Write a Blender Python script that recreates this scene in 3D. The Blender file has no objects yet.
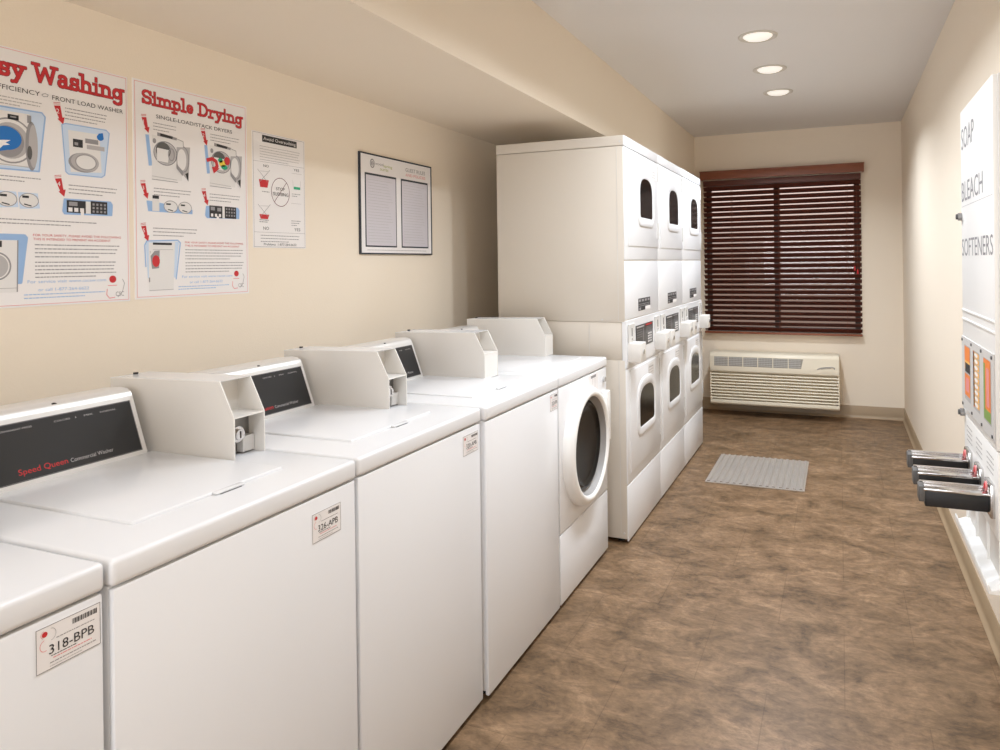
import bpy, bmesh, math, random
import numpy as np
from mathutils import Vector, Matrix
random.seed(7)
S = bpy.context.scene
COL = S.collection
PI = math.pi

# ------------------------------------------------------------------ camera
F, YAW, PITCH, ROLL, PX, PY = 704.46, 0.3753, -0.0014, -0.0130, 561.9, 264.27
fw = Vector((-math.sin(YAW) * math.cos(PITCH), math.cos(YAW) * math.cos(PITCH), math.sin(PITCH)))
rt = Vector((math.cos(YAW), math.sin(YAW), 0)); up = rt.cross(fw)
c_, s_ = math.cos(ROLL), math.sin(ROLL)
R_, U_ = c_ * rt + s_ * up, -s_ * rt + c_ * up
cam = bpy.data.cameras.new('camera')
cam.sensor_width = 36; cam.sensor_fit = 'HORIZONTAL'
cam.lens = F * 36 / 1000
cam.shift_x = (500 - PX) / 1000; cam.shift_y = (PY - 375) / 1000
cam.clip_start = .02
camo = bpy.data.objects.new('camera', cam)
camo.matrix_world = Matrix(((R_.x, U_.x, -fw.x, 0), (R_.y, U_.y, -fw.y, 0), (R_.z, U_.z, -fw.z, 1.37), (0, 0, 0, 1)))
COL.objects.link(camo); S.camera = camo

# ------------------------------------------------------------------ world, exposure
W = bpy.data.worlds.new('world'); S.world = W; W.use_nodes = True
wn = W.node_tree; wt = wn.nodes.new('ShaderNodeTexCoord'); wx = wn.nodes.new('ShaderNodeSeparateXYZ'); wr = wn.nodes.new('ShaderNodeValToRGB')
wn.links.new(wt.outputs['Generated'], wx.inputs[0]); wn.links.new(wx.outputs['Z'], wr.inputs[0])
we = wr.color_ramp.elements; we[0].position = 0; we[0].color = (.30, .21, .17, 1); we[1].position = .08; we[1].color = (1, .80, .72, 1)
wn.links.new(wr.outputs[0], wn.nodes['Background'].inputs[0]); wn.nodes['Background'].inputs[1].default_value = .9
S.view_settings.view_transform = 'Standard'; S.view_settings.look = 'None'
S.view_settings.gamma = 1; S.view_settings.use_curve_mapping = False
S.view_settings.exposure = 0.11
S.cycles.max_bounces = 10; S.cycles.diffuse_bounces = 6; S.cycles.sample_clamp_indirect = 6

# ------------------------------------------------------------------ room dimensions (metres)
XL, XR, YF, YB, H = -1.957, .499, -2.7, 6.602, 2.535
XS, HS = -1.2526, 2.1036          # soffit
# fill light added behind the photographer to brighten the whole room
FILL_W = 60
LAMP_W = 8.0
LAMP_K = (2.8, .45, 1.0, 1.5, 1.35, .6, .4, .4, .3, .2, .2)
def area(name, loc, rot, sx, sy, power, col, shape='RECTANGLE'):
    l = bpy.data.lights.new(name, 'AREA'); l.shape = shape; l.size = sx; l.size_y = sy
    l.energy = power; l.color = col
    o = bpy.data.objects.new(name, l); o.location = loc; o.rotation_euler = rot; COL.objects.link(o)
    return o
area('fill_light', (-.73, YF + .05, 1.1), (PI / 2, 0, 0), 2.2, 2.0, FILL_W, (.88, .955, 1.05))

# ------------------------------------------------------------------ materials
def lin(c):
    return tuple(((v / 255) / 12.92 if v / 255 <= .04045 else ((v / 255 + .055) / 1.055) ** 2.4) for v in c)
def mat(name, rgb, rough=.5, metal=0, bump=0, bscale=200, var=0, vscale=3, coat=0, alpha=1, spec=.5, emit=0):
    m = bpy.data.materials.new(name); m.use_nodes = True
    nt = m.node_tree; b = nt.nodes['Principled BSDF']
    col = (*lin(rgb), 1)
    b.inputs['Base Color'].default_value = col
    b.inputs['Roughness'].default_value = rough; b.inputs['Metallic'].default_value = metal
    b.inputs['Specular IOR Level'].default_value = spec
    b.inputs['Coat Weight'].default_value = coat
    if emit:
        b.inputs['Emission Color'].default_value = col; b.inputs['Emission Strength'].default_value = emit
    tc = nt.nodes.new('ShaderNodeTexCoord')
    if var:
        n = nt.nodes.new('ShaderNodeTexNoise'); n.inputs['Scale'].default_value = vscale; n.inputs['Detail'].default_value = 4
        nt.links.new(tc.outputs['Object'], n.inputs['Vector'])
        r = nt.nodes.new('ShaderNodeMapRange'); r.inputs[3].default_value = 1 - var; r.inputs[4].default_value = 1 + var
        nt.links.new(n.outputs['Fac'], r.inputs[0])
        mx = nt.nodes.new('ShaderNodeMix'); mx.data_type = 'RGBA'; mx.blend_type = 'MULTIPLY'; mx.inputs[0].default_value = 1
        mx.inputs[6].default_value = col; nt.links.new(r.outputs[0], mx.inputs[7])
        nt.links.new(mx.outputs[2], b.inputs['Base Color'])
    if bump:
        n = nt.nodes.new('ShaderNodeTexNoise'); n.inputs['Scale'].default_value = bscale; n.inputs['Detail'].default_value = 2
        nt.links.new(tc.outputs['Object'], n.inputs['Vector'])
        bp = nt.nodes.new('ShaderNodeBump'); bp.inputs['Strength'].default_value = bump; bp.inputs['Distance'].default_value = .002
        nt.links.new(n.outputs['Fac'], bp.inputs['Height']); nt.links.new(bp.outputs[0], b.inputs['Normal'])
    return m
M = {}
M['wall'] = mat('wall_paint', (236, 223, 204), .75, bump=.25, bscale=160, var=.012)
M['ceil'] = mat('ceiling_paint', (226, 223, 220), .85, bump=.3, bscale=120, var=.01)
M['base'] = mat('vinyl_cove_base', (163, 141, 112), .45, var=.03)
M['white'] = mat('white_enamel', (230, 230, 231), .28, bump=.04, bscale=350, var=.006, spec=.4)
M['white2'] = mat('white_enamel_top', (228, 228, 229), .22, var=.006, spec=.45)
M['cream'] = mat('cream_plastic', (232, 222, 200), .45, var=.01)
M['plast'] = mat('white_plastic', (240, 238, 234), .35)
M['beigebox'] = mat('grey_white_paint', (222, 218, 212), .4, bump=.05, bscale=300)
M['side'] = mat('shade_toned_enamel', (206, 197, 184), .35, bump=.04, bscale=350)  # dryer sides and cap: part of their shade is put into this colour
M['silver'] = mat('silver_trim', (225, 223, 220), .3, .35)
M['chrome'] = mat('chrome', (205, 203, 202), .18, 1)
M['steel'] = mat('brushed_steel', (150, 148, 146), .35, .9)
M['black'] = mat('black_glass_panel', (33, 33, 34), .3, spec=.5, var=.15, vscale=6)
M['blackp'] = mat('black_plastic', (22, 20, 20), .5)
M['gap'] = mat('dark_gap', (60, 54, 48), .8)
M['dglass'] = mat('dark_door_glass', (20, 19, 18), .16, spec=.28)
M['bowl'] = mat('dark_glass_bowl', (14, 13, 13), .22, spec=.2)
M['grey'] = mat('grey_rubber', (150, 146, 142), .5)
M['dgrey'] = mat('dark_grey', (86, 84, 82), .5)
M['lgrey'] = mat('light_grey_plate', (205, 202, 198), .45)
M['mesh'] = mat('grille_grey', (160, 154, 143), .6)
M['paper'] = mat('poster_paper', (236, 232, 230), .55)
M['paper2'] = mat('print_off_white', (226, 223, 220), .55)
M['inkblack'] = mat('ink_black', (40, 38, 40), .6)
M['inkgrey'] = mat('ink_grey', (146, 143, 144), .6)
M['inklight'] = mat('ink_light_grey', (178, 174, 173), .6)
M['inkred'] = mat('ink_red', (196, 40, 45), .6)
M['inkdred'] = mat('ink_dark_red', (105, 28, 45), .6)
M['inkpink'] = mat('ink_pink', (226, 140, 138), .6)
M['inkblue'] = mat('ink_blue', (150, 182, 222), .6)
M['inkpale'] = mat('ink_pale_blue', (200, 216, 236), .6)
M['inkdblue'] = mat('ink_deep_blue', (25, 110, 185), .6)
M['inkgreen'] = mat('ink_green', (40, 165, 120), .6)
M['inklime'] = mat('ink_lime', (165, 175, 60), .6)
M['inkyel'] = mat('ink_yellow', (230, 200, 70), .6)
M['lilac'] = mat('lilac_paper', (205, 200, 205), .6)
M['navy'] = mat('dark_frame', (40, 46, 56), .4)
M['wood'] = mat('stained_wood', (134, 78, 54), .4, var=.12, vscale=9)
M['wood2'] = mat('wood_slat', (90, 45, 34), .4, var=.14, vscale=12)
M['cord'] = mat('ladder_cord', (120, 70, 52), .7)
M['orange'] = mat('orange_pack', (235, 130, 50), .5)
M['amber'] = mat('amber_pack', (240, 180, 90), .5)
M['packgreen'] = mat('green_pack', (130, 160, 80), .5)
M['vframe'] = mat('window_vinyl', (70, 60, 54), .5)
M['grate'] = mat('grate_metal', (170, 163, 155), .4, .35)
M['lens'] = mat('lamp_lens', (238, 234, 226), .5, emit=.55)
M['trimring'] = mat('lamp_trim', (206, 200, 190), .5)
g = bpy.data.materials.new('window_glass'); g.use_nodes = True; M['glass'] = g
gb = g.node_tree.nodes['Principled BSDF']; gb.inputs['Transmission Weight'].default_value = 1; gb.inputs['Roughness'].default_value = .02
gb.inputs['Base Color'].default_value = (1, 1, 1, 1)
# floor: stone-look sheet vinyl, brown with streaks running across the room
def floor_mat():
    m = bpy.data.materials.new('stone_vinyl'); m.use_nodes = True; nt = m.node_tree; L = nt.links.new
    b = nt.nodes['Principled BSDF']; b.inputs['Roughness'].default_value = .42; b.inputs['Specular IOR Level'].default_value = .35
    tc = nt.nodes.new('ShaderNodeTexCoord')
    def noise(sc, scale, det, dist=0, rough=.6):
        mp = nt.nodes.new('ShaderNodeMapping'); mp.inputs['Scale'].default_value = sc; L(tc.outputs['Object'], mp.inputs[0])
        n = nt.nodes.new('ShaderNodeTexNoise'); n.inputs['Scale'].default_value = scale; n.inputs['Detail'].default_value = det
        n.inputs['Distortion'].default_value = dist; n.inputs['Roughness'].default_value = rough
        L(mp.outputs[0], n.inputs['Vector']); return n.outputs['Fac']
    a = noise((1, 1.4, 1), 4.6, 12, .6, .76)
    r = nt.nodes.new('ShaderNodeValToRGB'); e = r.color_ramp.elements
    e[0].position = .33; e[0].color = (*lin((80, 62, 43)), 1)
    e[1].position = .70; e[1].color = (*lin((163, 134, 104)), 1)
    x = e.new(.45); x.color = (*lin((115, 91, 66)), 1)
    x = e.new(.56); x.color = (*lin((136, 109, 82)), 1)
    L(a, r.inputs[0])
    s = noise((1, 1.9, 1), 11, 8, 1.2, .7)
    r2 = nt.nodes.new('ShaderNodeValToRGB'); e = r2.color_ramp.elements
    e[0].position = .34; e[0].color = (.62, .60, .58, 1); e[1].position = .52; e[1].color = (1, 1, 1, 1)
    x = e.new(.72); x.color = (1.22, 1.22, 1.2, 1)
    L(s, r2.inputs[0])
    mx = nt.nodes.new('ShaderNodeMix'); mx.data_type = 'RGBA'; mx.blend_type = 'MULTIPLY'; mx.inputs[0].default_value = .8
    L(r.outputs[0], mx.inputs[6]); L(r2.outputs[0], mx.inputs[7])
    # fine grain: short pale and dark veins across the streaks
    fn = noise((1, 2.2, 1), 34, 5, .8, .7)
    r3 = nt.nodes.new('ShaderNodeValToRGB'); e = r3.color_ramp.elements
    e[0].position = .36; e[0].color = (.72, .70, .68, 1); e[1].position = .5; e[1].color = (1, 1, 1, 1)
    x = e.new(.68); x.color = (1.2, 1.19, 1.17, 1); L(fn, r3.inputs[0])
    m3 = nt.nodes.new('ShaderNodeMix'); m3.data_type = 'RGBA'; m3.blend_type = 'MULTIPLY'; m3.inputs[0].default_value = .75
    L(mx.outputs[2], m3.inputs[6]); L(r3.outputs[0], m3.inputs[7]); mx = m3
    # faint tile seams
    br = nt.nodes.new('ShaderNodeTexBrick'); br.inputs['Scale'].default_value = 1
    br.inputs['Brick Width'].default_value = .46; br.inputs['Row Height'].default_value = .46; br.inputs['Mortar Size'].default_value = .0016
    br.inputs['Color1'].default_value = (1, 1, 1, 1); br.inputs['Color2'].default_value = (.93, .93, .93, 1); br.inputs['Mortar'].default_value = (.72, .7, .68, 1)
    br.offset = .5
    L(tc.outputs['Object'], br.inputs['Vector'])
    m2 = nt.nodes.new('ShaderNodeMix'); m2.data_type = 'RGBA'; m2.blend_type = 'MULTIPLY'; m2.inputs[0].default_value = 1
    L(mx.outputs[2], m2.inputs[6]); L(br.outputs['Color'], m2.inputs[7])
    L(m2.outputs[2], b.inputs['Base Color'])
    bp = nt.nodes.new('ShaderNodeBump'); bp.inputs['Strength'].default_value = .12; bp.inputs['Distance'].default_value = .003
    L(a, bp.inputs['Height']); L(bp.outputs[0], b.inputs['Normal'])
    return m
M['floor'] = floor_mat()

# ------------------------------------------------------------------ mesh building
_txt = {}
def text_mesh(s):
    """filled outline of a line of text: verts (x, y), faces; normalised so cap height is 1"""
    if s not in _txt:
        cu = bpy.data.curves.new('text', 'FONT'); cu.body = s; cu.resolution_u = 3; cu.fill_mode = 'FRONT'
        o = bpy.data.objects.new('text', cu); COL.objects.link(o)
        dg = bpy.context.evaluated_depsgraph_get(); dg.update()
        me = o.evaluated_get(dg).to_mesh()
        vs = [(v.co.x, v.co.y) for v in me.vertices]; fs = [tuple(p.vertices) for p in me.polygons]
        o.evaluated_get(dg).to_mesh_clear(); bpy.data.objects.remove(o); bpy.data.curves.remove(cu)
        k = 1 / .729
        if vs:
            x0 = min(v[0] for v in vs)
            vs = [((v[0] - x0) * k, v[1] * k) for v in vs]
        _txt[s] = (vs, fs)
    return _txt[s]

class B:
    """collects shapes with several materials, then links them as one mesh object"""
    def __init__(s): s.v = []; s.f = []; s.m = []; s.mats = []
    def mi(s, m):
        m = M[m]
        if m not in s.mats: s.mats.append(m)
        return s.mats.index(m)
    def add(s, vs, fs, m):
        k = len(s.v); i = s.mi(m)
        s.v += [tuple(v) for v in vs]
        for f in fs: s.f.append(tuple(k + j for j in f)); s.m.append(i)
        return s
    def bm(s, bm, m):
        bm.verts.index_update()
        s.add([v.co for v in bm.verts], [[v.index for v in f.verts] for f in bm.faces], m); bm.free(); return s
    def box(s, x0, x1, y0, y1, z0, z1, m, bev=0, seg=2):
        bm = bmesh.new(); bmesh.ops.create_cube(bm, size=1)
        for v in bm.verts:
            v.co = ((x0 + x1) / 2 + v.co.x * (x1 - x0), (y0 + y1) / 2 + v.co.y * (y1 - y0), (z0 + z1) / 2 + v.co.z * (z1 - z0))
        if bev: bmesh.ops.bevel(bm, geom=bm.edges[:], offset=bev, segments=seg, profile=.5, affect='EDGES')
        return s.bm(bm, m)
    def prism(s, pts, axis, a0, a1, m, bev=0, seg=2):
        """polygon in the two other axes (cyclic order) extruded along axis"""
        def P(p, a): return {'x': (a, p[0], p[1]), 'y': (p[0], a, p[1]), 'z': (p[0], p[1], a)}[axis]
        bm = bmesh.new(); A = [bm.verts.new(P(p, a0)) for p in pts]; C = [bm.verts.new(P(p, a1)) for p in pts]
        n = len(pts); bm.faces.new(A); bm.faces.new(C[::-1])
        for i in range(n): bm.faces.new((A[i], C[i], C[(i + 1) % n], A[(i + 1) % n]))
        bmesh.ops.recalc_face_normals(bm, faces=bm.faces[:])
        if bev: bmesh.ops.bevel(bm, geom=bm.edges[:], offset=bev, segments=seg, profile=.5, affect='EDGES')
        return s.bm(bm, m)
    def cyl(s, c, axis, r, h, m, n=24, r2=None):
        """cylinder from c along +axis by h"""
        bm = bmesh.new(); bmesh.ops.create_cone(bm, cap_ends=True, segments=n, radius1=r, radius2=r if r2 is None else r2, depth=abs(h))
        d = Vector({'x': (1, 0, 0), 'y': (0, 1, 0), 'z': (0, 0, 1)}[axis]) * (1 if h > 0 else -1)
        q = Vector((0, 0, 1)).rotation_difference(d).to_matrix().to_4x4()
        bmesh.ops.transform(bm, verts=bm.verts[:], matrix=Matrix.Translation(Vector(c) + d * abs(h) / 2) @ q)
        return s.bm(bm, m)
    def lathe(s, c, prof, ms, n=64):
        """profile [(r, x)] spun round the X axis through c; ms: one material per profile segment"""
        k = len(prof)
        vs = [(c[0] + x, c[1] + r * math.cos(2 * PI * i / n), c[2] + r * math.sin(2 * PI * i / n)) for (r, x) in prof for i in range(n)]
        b0 = len(s.v); s.v += vs
        for j in range(k - 1):
            mm = s.mi(ms[j] if isinstance(ms, list) else ms)
            for i in range(n):
                a, b_ = j * n + i, j * n + (i + 1) % n
                s.f.append((b0 + a, b0 + b_, b0 + b_ + n, b0 + a + n)); s.m.append(mm)
        return s
    def tube(s, pts, r, m, n=8):
        pts = [Vector(p) for p in pts]; vs = []; fs = []
        for i, p in enumerate(pts):
            t = (pts[min(i + 1, len(pts) - 1)] - pts[max(i - 1, 0)]).normalized()
            a = t.cross(Vector((0, 0, 1)) if abs(t.z) < .9 else Vector((1, 0, 0))).normalized(); b_ = t.cross(a)
            vs += [p + r * (math.cos(2 * PI * k / n) * a + math.sin(2 * PI * k / n) * b_) for k in range(n)]
        for i in range(len(pts) - 1):
            for k in range(n): fs.append((i * n + k, i * n + (k + 1) % n, (i + 1) * n + (k + 1) % n, (i + 1) * n + k))
        fs.append(tuple(range(n))[::-1]); fs.append(tuple((len(pts) - 1) * n + k for k in range(n)))
        return s.add(vs, fs, m)
    def build(s, name, parent=None, loc=(0, 0, 0), label=None, smooth=35):
        o_ = Vector(parent['_o']) if parent is not None and '_o' in parent else Vector(loc)
        me = bpy.data.meshes.new(name)
        me.from_pydata([Vector(v) - o_ for v in s.v], [], s.f)
        for m in s.mats: me.materials.append(m)
        me.polygons.foreach_set('material_index', s.m)
        if smooth:
            me.polygons.foreach_set('use_smooth', [True] * len(me.polygons)); me.set_sharp_from_angle(angle=math.radians(smooth))
        me.update()
        o = bpy.data.objects.new(name, me); COL.objects.link(o)
        if parent is not None: o.parent = parent; o['_o'] = tuple(o_)
        else: o.location = o_; o['_o'] = tuple(o_)
        if label: o['label'] = label
        return o

class Sheet:
    """prints on a flat surface: origin top-left o, u to the reader's right, v downwards, n towards the reader"""
    def __init__(s, o, u, v, n): s.o, s.u, s.v, s.n = Vector(o), Vector(u), Vector(v), Vector(n); s.b = B(); s.lay = 0
    def P(s, p, l): return s.o + s.u * p[0] + s.v * p[1] + s.n * (.0003 + .00022 * l)
    def poly(s, pts, m, l=0): s.b.add([s.P(p, l) for p in pts], [tuple(range(len(pts)))], m); return s
    def rect(s, a, b, c, d, m, l=0): return s.poly([(a, b), (a, d), (c, d), (c, b)], m, l)
    def line(s, p, q, w, m, l=0):
        dx, dy = q[0] - p[0], q[1] - p[1]; L = math.hypot(dx, dy) or 1; nx, ny = -dy / L * w / 2, dx / L * w / 2
        ex, ey = 0, 0
        return s.poly([(p[0] + nx, p[1] + ny), (p[0] - nx, p[1] - ny), (q[0] - nx, q[1] - ny), (q[0] + nx, q[1] + ny)], m, l)
    def path(s, pts, w, m, l=0, close=False):
        pts = list(pts); P2 = pts + [pts[0]] if close else pts
        for k, (a, b) in enumerate(zip(P2, P2[1:])):
            s.line(a, b, w, m, l + .12 * (k % 2))
        for a in (pts if close else pts[1:-1]): s.ell(a[0], a[1], w / 2, w / 2, m, l + .25, 8)
        return s
    def ell(s, cx, cy, rx, ry, m, l=0, n=28, a0=0): return s.poly([(cx + rx * math.cos(2 * PI * i / n), cy + ry * math.sin(2 * PI * i / n)) for i in range(n)], m, l)
    def ring(s, cx, cy, rx, ry, w, m, l=0, n=32, a0=0, a1=2 * PI):
        full = a1 - a0 > 6.28
        pts = [(cx + rx * math.cos(a0 + (a1 - a0) * i / n), cy + ry * math.sin(a0 + (a1 - a0) * i / n)) for i in range(n if full else n + 1)]
        pin = [(cx + (rx - w) * math.cos(a0 + (a1 - a0) * i / n), cy + (ry - w) * math.sin(a0 + (a1 - a0) * i / n)) for i in range(n if full else n + 1)]
        k = len(pts); vs = [s.P(p, l) for p in pts + pin]
        s.b.add(vs, [(i, k + i, k + (i + 1) % k, (i + 1) % k) for i in range(k if full else k - 1)], m); return s
    def frame(s, a, b, c, d, w, m, l=0):
        s.rect(a, b, c, b + w, m, l); s.rect(a, d - w, c, d, m, l); s.rect(a, b + w, a + w, d - w, m, l); s.rect(c - w, b + w, c, d - w, m, l); return s
    def text(s, t, x, y, h, m, l=1, w=None, center=False, slope=0):
        """baseline-left (x, y), cap height h, fitted to width w when given"""
        vs, fs = text_mesh(t)
        if not vs: return s
        k = h; wid = max(v[0] for v in vs); kx = w / wid if w else k
        if center: x -= wid * kx / 2
        s.b.add([s.P((x + a * kx, y - b * k + slope * a * kx), l) for a, b in vs], fs, m); return s
    def greek(s, x0, x1, y, h, m, l=0, seed=0):
        """one line of print too small to read"""
        r = random.Random(int(x0 * 1e4) + int(y * 1e4) * 7 + seed); x = x0
        while x < x1 - h:
            w = r.uniform(1.2, 4.5) * h; w = min(w, x1 - x)
            s.rect(x, y - h, x + w, y, m, l); x += w + h * .6
        return s
    def build(s, name, parent, label=None): return s.b.build(name, parent, label=label, smooth=0)

def thing(name, label, cat, loc=(0, 0, 0), group=None):
    o = bpy.data.objects.new(name, None); o.empty_display_size = .1; o.location = loc; COL.objects.link(o)
    o['_o'] = tuple(loc); o['label'] = label; o['category'] = cat
    if group: o['group'] = group
    return o
def tag(o, label, cat, group=None):
    o['label'] = label; o['category'] = cat
    if group: o['group'] = group
    return o
def struct(b, name, label, cat='', loc=(0, 0, 0)):
    o = b.build(name, loc=loc); o['kind'] = 'structure'; o['label'] = label; o['category'] = cat or name.split('_')[0]; return o

# ------------------------------------------------------------------ the room
T = .12
struct(B().box(XL - T, XR + T, YF - T, YB + T, -.1, 0, 'floor'), 'floor', 'brown mottled stone-look vinyl floor of the laundry room')
struct(B().box(XL - T, XR + T, YF - T, YB + T, H, H + .1, 'ceil'), 'ceiling', 'flat pale grey ceiling with recessed downlights')
struct(B().box(XL - T, XL, YF, YB, 0, H, 'wall'), 'wall_left', 'beige painted wall behind the washers where the posters hang', 'wall')
struct(B().box(XR, XR + T, YF, YB, 0, H, 'wall'), 'wall_right', 'beige painted wall carrying the white soap vending cabinet', 'wall')
struct(B().box(XL - T, XR + T, YF - T, YF, 0, H, 'wall'), 'wall_front', 'beige painted wall behind the photographer', 'wall')
WX0, WX1, WZ0, WZ1 = -1.155, .168, .722, 2.10
b = B()
b.box(XL - T, WX0, YB, YB + T, 0, H, 'wall').box(WX1, XR + T, YB, YB + T, 0, H, 'wall')
b.box(WX0, WX1, YB, YB + T, 0, WZ0, 'wall').box(WX0, WX1, YB, YB + T, WZ1, H, 'wall')
struct(b, 'wall_back', 'beige painted end wall around the window', 'wall')
struct(B().box(XL, XS, YF, YB, HS, H, 'wall'), 'trim_1', 'boxed beige soffit running along the left wall under the ceiling', 'soffit')
# cove base: tall tan strip whose foot curves out on to the floor
def cove(fn, a0, a1, h=.106):
    prof = [(0, 0), (.017, 0), (.0165, .004), (.010, .010), (.005, .020), (.004, .03), (.004, h - .003), (.002, h), (0, h)]
    b = B(); P = [[fn(p, a) for p in prof] for a in (a0, a1)]; n = len(prof)
    b.add(P[0] + P[1], [(i, (i + 1) % n, n + (i + 1) % n, n + i) for i in range(n)] + [tuple(range(n))[::-1], tuple(range(n, 2 * n))], 'base')
    return b
struct(cove(lambda p, a: (XR - p[0], a, p[1]), YF, YB), 'baseboard_right', 'tan vinyl cove base along the right wall', 'baseboard')
struct(cove(lambda p, a: (a, YB - p[0], p[1]), XL, XR), 'baseboard_back', 'tan vinyl cove base along the end wall', 'baseboard')
struct(cove(lambda p, a: (XL + p[0], a, p[1]), YF, YB), 'baseboard_left', 'tan vinyl cove base along the left wall behind the machines', 'baseboard')
# made-up casing on the solid unseen wall, added around the fill light
b = B()
for (xa, xb, za, zb) in ((-1.92, -1.84, 0, 2.19), (.38, .46, 0, 2.19), (-1.84, .38, 2.11, 2.19)):
    b.box(xa, xb, YF, YF + .02, za, zb, 'plast', .003)
struct(b, 'door_1', 'white made-up casing added around the fill light behind the photographer', 'door')
# window in the end wall
b = B(); y0, y1 = YB + .05, YB + .10
for (xa, xb, za, zb) in ((WX0, WX0 + .045, WZ0, WZ1), (WX1 - .045, WX1, WZ0, WZ1), (WX0, WX1, WZ0, WZ0 + .045), (WX0, WX1, WZ1 - .045, WZ1), (-.55, -.50, WZ0, WZ1)):
    b.box(xa, xb, y0, y1, za, zb, 'vframe', .004)
w = struct(b, 'window_1', 'dark framed sliding window behind the wooden blind', 'window', loc=(-.49, YB, 0))
B().box(WX0 + .03, WX1 - .03, YB + .07, YB + .076, WZ0 + .03, WZ1 - .03, 'glass').build('pane', w)

# ------------------------------------------------------------------ wooden blind
bx0, bx1, bz0, bz1 = -1.165, .178, .709, 2.197
t = thing('window_blind', 'dark brown wooden slatted blind covering the window on the end wall', 'blind', (-.49, YB, bz0))
b = B(); b.box(bx0 - .025, bx1 + .025, YB - .085, YB - .070, 2.118, bz1 - .012, 'wood', .003)
b.box(bx0 - .025, bx0 - .010, YB - .072, YB - .002, 2.118, bz1 - .012, 'wood', .003); b.box(bx1 + .010, bx1 + .025, YB - .072, YB - .002, 2.118, bz1 - .012, 'wood', .003)
b.box(bx0 - .028, bx1 + .028, YB - .09, YB - .068, bz1 - .013, bz1, 'wood', .003)
b.build('valance', t)
B().box(bx0, bx1, YB - .062, YB - .008, 2.06, 2.11, 'wood2', .003).build('headrail', t)
b = B(); n = 28; tilt = math.radians(-41)
for i in range(n):
    z = bz0 + .045 + (2.035 - bz0 - .045) * i / (n - 1); yc = YB - .036
    wob = random.uniform(-.0012, .0012)
    pr = []
    for (dy, dz) in ((-.025, -.0014), (-.0255, 0), (-.025, .0014), (0, .0028), (.025, .0014), (.025, -.0014), (0, 0.0)):
        pr.append((yc + dy * math.cos(tilt) - dz * math.sin(tilt), z + wob + dy * math.sin(tilt) + dz * math.cos(tilt)))
    b.prism(pr, 'x', bx0, bx1, 'wood2')
b.build('slats', t)
B().box(bx0, bx1, YB - .062, YB - .010, bz0, bz0 + .018, 'wood', .004).build('bottom_rail', t)
b = B()
for x in (-.915, -.50, .06):
    for y in (YB - .0635, YB - .0095): b.tube([(x, y, bz0 + .01), (x, y, 2.07)], .0012, 'cord', 6)
    b.tube([(x + .012, YB - .036, bz0 + .01), (x + .012, YB - .036, 2.07)], .0009, 'cord', 6)
b.build('ladder_cords', t)
b = B(); b.tube([(.115, YB - .066, 2.06), (.118, YB - .067, 1.7), (.122, YB - .067, 1.31)], .0014, 'cord', 6)
b.tube([(.14, YB - .066, 2.06), (.143, YB - .067, 1.7), (.145, YB - .067, 1.28)], .0014, 'cord', 6)
b.build('pull_cord', t)
b = B()
for x, z in ((.122, 1.31), (.145, 1.28)): b.cyl((x, YB - .067, z - .035), 'z', .008, .04, 'inkred', 12, .004)
b.build('tassel', t)

# ------------------------------------------------------------------ air conditioner under the window
ax0, ax1, az0, az1, ay = -1.081, -.011, .108, .566, 6.302
t = thing('air_conditioner', 'cream through-wall air conditioner with slatted front below the window', 'air conditioner', ((ax0 + ax1) / 2, YB, az0))
B().box(ax0 + .02, ax1 - .02, ay + .05, YB - .004, az0 + .012, az1 - .03, 'cream', .006).build('sleeve', t)
b = B()
# side cheeks, bottom lip and the rounded top housing of the front cover
cheek = [(ay + .012, az0), (ay, az0 + .012), (ay, az1 - .05), (ay + .02, az1 - .012), (ay + .05, az1), (ay + .10, az1), (ay + .10, az0)]
b.prism(cheek, 'x', ax0, ax0 + .009, 'cream', .004); b.prism(cheek, 'x', ax1 - .009, ax1, 'cream', .004)
b.prism([(ay + .012, az0), (ay, az0 + .012), (ay, az0 + .04), (ay + .03, az0 + .04), (ay + .10, az0 + .01), (ay + .10, az0)], 'x', ax0, ax1, 'cream', .003)
top = [(ay - .002, az1 - .17), (ay - .006, az1 - .158), (ay - .006, az1 - .13), (ay + .004, az1 - .03), (ay + .018, az1 - .008), (ay + .04, az1), (ay + .28, az1 - .012), (ay + .28, az1 - .03), (ay + .05, az1 - .05), (ay + .05, az1 - .17)]
b.prism(top, 'x', ax0, ax1, 'cream', .003)
b.build('front_cover', t)
B().box(ax0 + .02, ax1 - .02, ay + .055, ay + .06, az0 + .03, az1 - .15, 'blackp').build('intake_backing', t)
b = B(); n = 9
for i in range(n):
    z = az0 + .058 + i * .0262
    b.prism([(ay + .002, z - .008), (ay - .001, z - .003), (ay + .002, z + .002), (ay + .03, z + .008), (ay + .034, z + .002), (ay + .006, z - .008)], 'x', ax0 + .005, ax1 - .005, 'cream')
b.build('louvers', t)
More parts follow.
